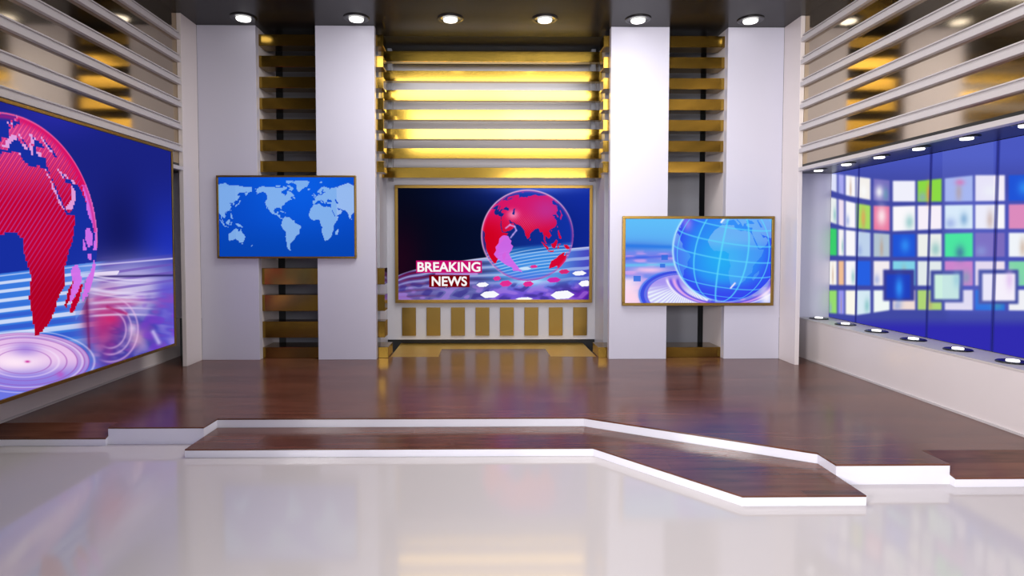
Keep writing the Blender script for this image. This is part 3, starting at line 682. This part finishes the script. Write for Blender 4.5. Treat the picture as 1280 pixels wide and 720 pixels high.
# red globe screen on the left wall
SX, SY0, SY1, S0, S1 = -3.700, 2.97, 7.003, 0.449, 2.718
ls = thing('wall_screen', 'huge wall screen on the left wall showing a red and blue globe', 'screen', (SX, SY0, S0))
ly, lh = SY1 - SY0, S1 - S0
bm = frame_bm(0, ly, 0, 0.062, 0, lh, 0.03); bmesh.ops.transform(bm, matrix=Matrix(((0, 1, 0, 0), (1, 0, 0, 0), (0, 0, 1, 0), (0, 0, 0, 1))), verts=bm.verts)
bmesh.ops.translate(bm, verts=bm.verts, vec=(-0.052, 0, 0))
obj('frame', bm, M['frame'], ls)
obj('casing', box(-0.13, -0.010, 0.03, ly - 0.03, 0.03, lh - 0.15 - 0.05), M['dark_shell'], ls)
bm = bmesh.new(); add_box(bm, -0.42, -0.053, ly - 0.55, ly - 0.02, -0.0, 0.03)
obj('bracket', bm, M['beige'], ls)['label'] = 'pale bracket under the far corner'
display('display', ls, (-0.004, 0.03, lh - 0.03), (0, ly - 0.06, 0), (0, 0, -(lh - 0.06)), 1000, 560, lambda U, V, P: paint_red(P[..., 1] + SY0, P[..., 2] + S0), 0)

# video wall on the right
vw = thing('video_wall', 'glowing blue video wall of many blurred picture tiles in the right wall niche', 'video wall', (4.48, 3.0, 0.66))
ed = [7.895, 7.32, 6.14, 5.34, 4.17, 3.0]
for a, b in zip(ed, ed[1:]):
    a_, b_ = a - 0.002, b + 0.002
    p = obj('panel', box(0.003, 0.09, b_ - 3.0, a_ - 3.0, 0.0, 1.898), M['dark_shell'], vw)
    display('display', p, (0.0, a_ - 3.0, 1.896), (0, b_ - a_, 0), (0, 0, -1.894), int(260 * (a - b)), 400, lambda U, V, P: paint_wall(P[..., 1] + 3.0, P[..., 2] + 0.66), 0)

# ------------------------------------------------------------------ lamps
def lamp_kit(label, cat, loc, R, r, h, group, up=1):
    """round lamp; body grows in local +z (flip with rotation for ceilings)"""
    t = thing('downlight' if up < 0 else 'ledge_light', label, cat, loc, group)
    if up < 0: t.rotation_euler = (math.pi, 0, 0)
    obj('ring', lathe([(0, 0.0), (R, 0.0), (R, 0.006), (R * 0.93, 0.012), (r * 1.12, 0.014), (r * 1.12, 0.0135), (0, 0.0135)]), M['ring'], t)
    obj('lamp', lathe([(0, 0.0142), (r, 0.0142), (r, h), (r * 0.94, h + 0.006), (0, h + 0.006)]), M['lamp'], t)
    return t
xs = (-3.03, -1.66, -0.515, 0.64, 1.785, 3.17)
nm = ['over the far left pillar', 'over the pillar right of the world map', 'over the left half of the centre alcove', 'over the right half of the centre alcove', 'over the pillar left of the blue globe screen', 'over the far right pillar']
d0 = lamp_kit('round ceiling downlight ' + nm[0], 'downlight', (xs[0], 7.44, CZ - 0.0005), 0.158, 0.085, 0.026, 'ceiling downlights', -1)
for x, n in zip(xs[1:], nm[1:]): dup(d0, (x, 7.44, CZ - 0.0005), 'round ceiling downlight ' + n, rot=(math.pi, 0, 0))
l0 = lamp_kit('small round light set in the ledge under the video wall, farthest from the viewer', 'ledge light', (4.255, 7.73, 0.6565), 0.115, 0.046, 0.015, 'ledge lights')
for k in range(1, 7): dup(l0, (4.255, 7.73 - 0.571 * k, 0.6565), 'small round light set in the ledge under the video wall, %s from the far end' % ORD[k])
s0 = lamp_kit('small round light in the soffit over the video wall, farthest from the viewer', 'soffit light', (4.06, 7.46, 2.5595), 0.10, 0.05, 0.019, 'soffit lights', -1)
for k in range(1, 7): dup(s0, (4.06, 7.46 - 0.571 * k, 2.5595), 'small round light in the soffit over the video wall, %s from the far end' % ORD[k], rot=(math.pi, 0, 0))

# ------------------------------------------------------------------ light
w = bpy.data.worlds.new('world'); scene.world = w; w.use_nodes = True
bg = w.node_tree.nodes['Background']; bg.inputs[0].default_value = (0.93, 0.92, 1.0, 1); bg.inputs[1].default_value = 0.35

def area(name, loc, target, sx, sy, power, col=(1, 1, 1), spread=180):
    l = bpy.data.lights.new(name, 'AREA'); l.shape = 'RECTANGLE'; l.size = sx; l.size_y = sy; l.energy = power; l.color = col; l.spread = math.radians(spread)
    o = bpy.data.objects.new(name, l); COL.objects.link(o); o.location = loc
    o.rotation_euler = (Vector(target) - Vector(loc)).to_track_quat('-Z', 'Y').to_euler(); return o
def flat(name, x0, x1, y0, y1, z, rad):
    a = area(name, ((x0 + x1) / 2, (y0 + y1) / 2, z), (0, 0, 0), x1 - x0, y1 - y0, rad * math.pi * (x1 - x0) * (y1 - y0), (1, 0.98, 0.97))
    a.rotation_euler = (0, 0, 0); return a
area('studio_softbox', (2.0, -2.2, 2.8), (2.4, 7, 1.6), 2.8, 1.4, 80, (1, 0.98, 1.0), 110)
area('low_softbox', (-0.8, -2.2, 2.3), (-0.8, 7, 1.0), 2.2, 0.6, 20, (1, 1, 1))
area('left_key_softbox', (-2.9, -1.0, 2.4), (3.9, 4.8, 0.9), 1.2, 1.6, 88, (1, 0.97, 0.98), 85)
flat('ceiling_softbox_near', 0.4, 2.9, 0.5, 4.2, 4.375, 1.1)
flat('ceiling_softbox_far', -1.8, 2.3, 5.2, 6.7, 4.375, 7.2)
area('added_alcove_fill', (0.0, 8.60, 4.24), (0.0, 8.85, 2.9), 2.6, 0.05, 9, (1, 1, 1), 130)  # added fill behind the slats to whiten the back panel, no real fixture
bk = area('hanging_softbox', (0.6, 4.5, 3.96), (0.6, 8.5, 3.4), 4.4, 0.78, 2.5 * math.pi * 4.4 * 0.78, (1, 0.98, 0.97), 100)

# ------------------------------------------------------------------ camera
cd = bpy.data.cameras.new('camera'); cam = bpy.data.objects.new('camera', cd); COL.objects.link(cam)
cd.sensor_width = 36.0; cd.sensor_fit = 'HORIZONTAL'; cd.lens = FOC / 1280 * 36.0
cd.shift_x = (640 - PX) / 1280.0; cd.shift_y = (PY - 360) / 1280.0
m = Matrix((RT.tolist(), UPV.tolist(), (-FW).tolist())).transposed().to_4x4(); m.translation = Vector(CAM.tolist())
cam.matrix_world = m
cd.clip_start = 0.05
scene.camera = cam
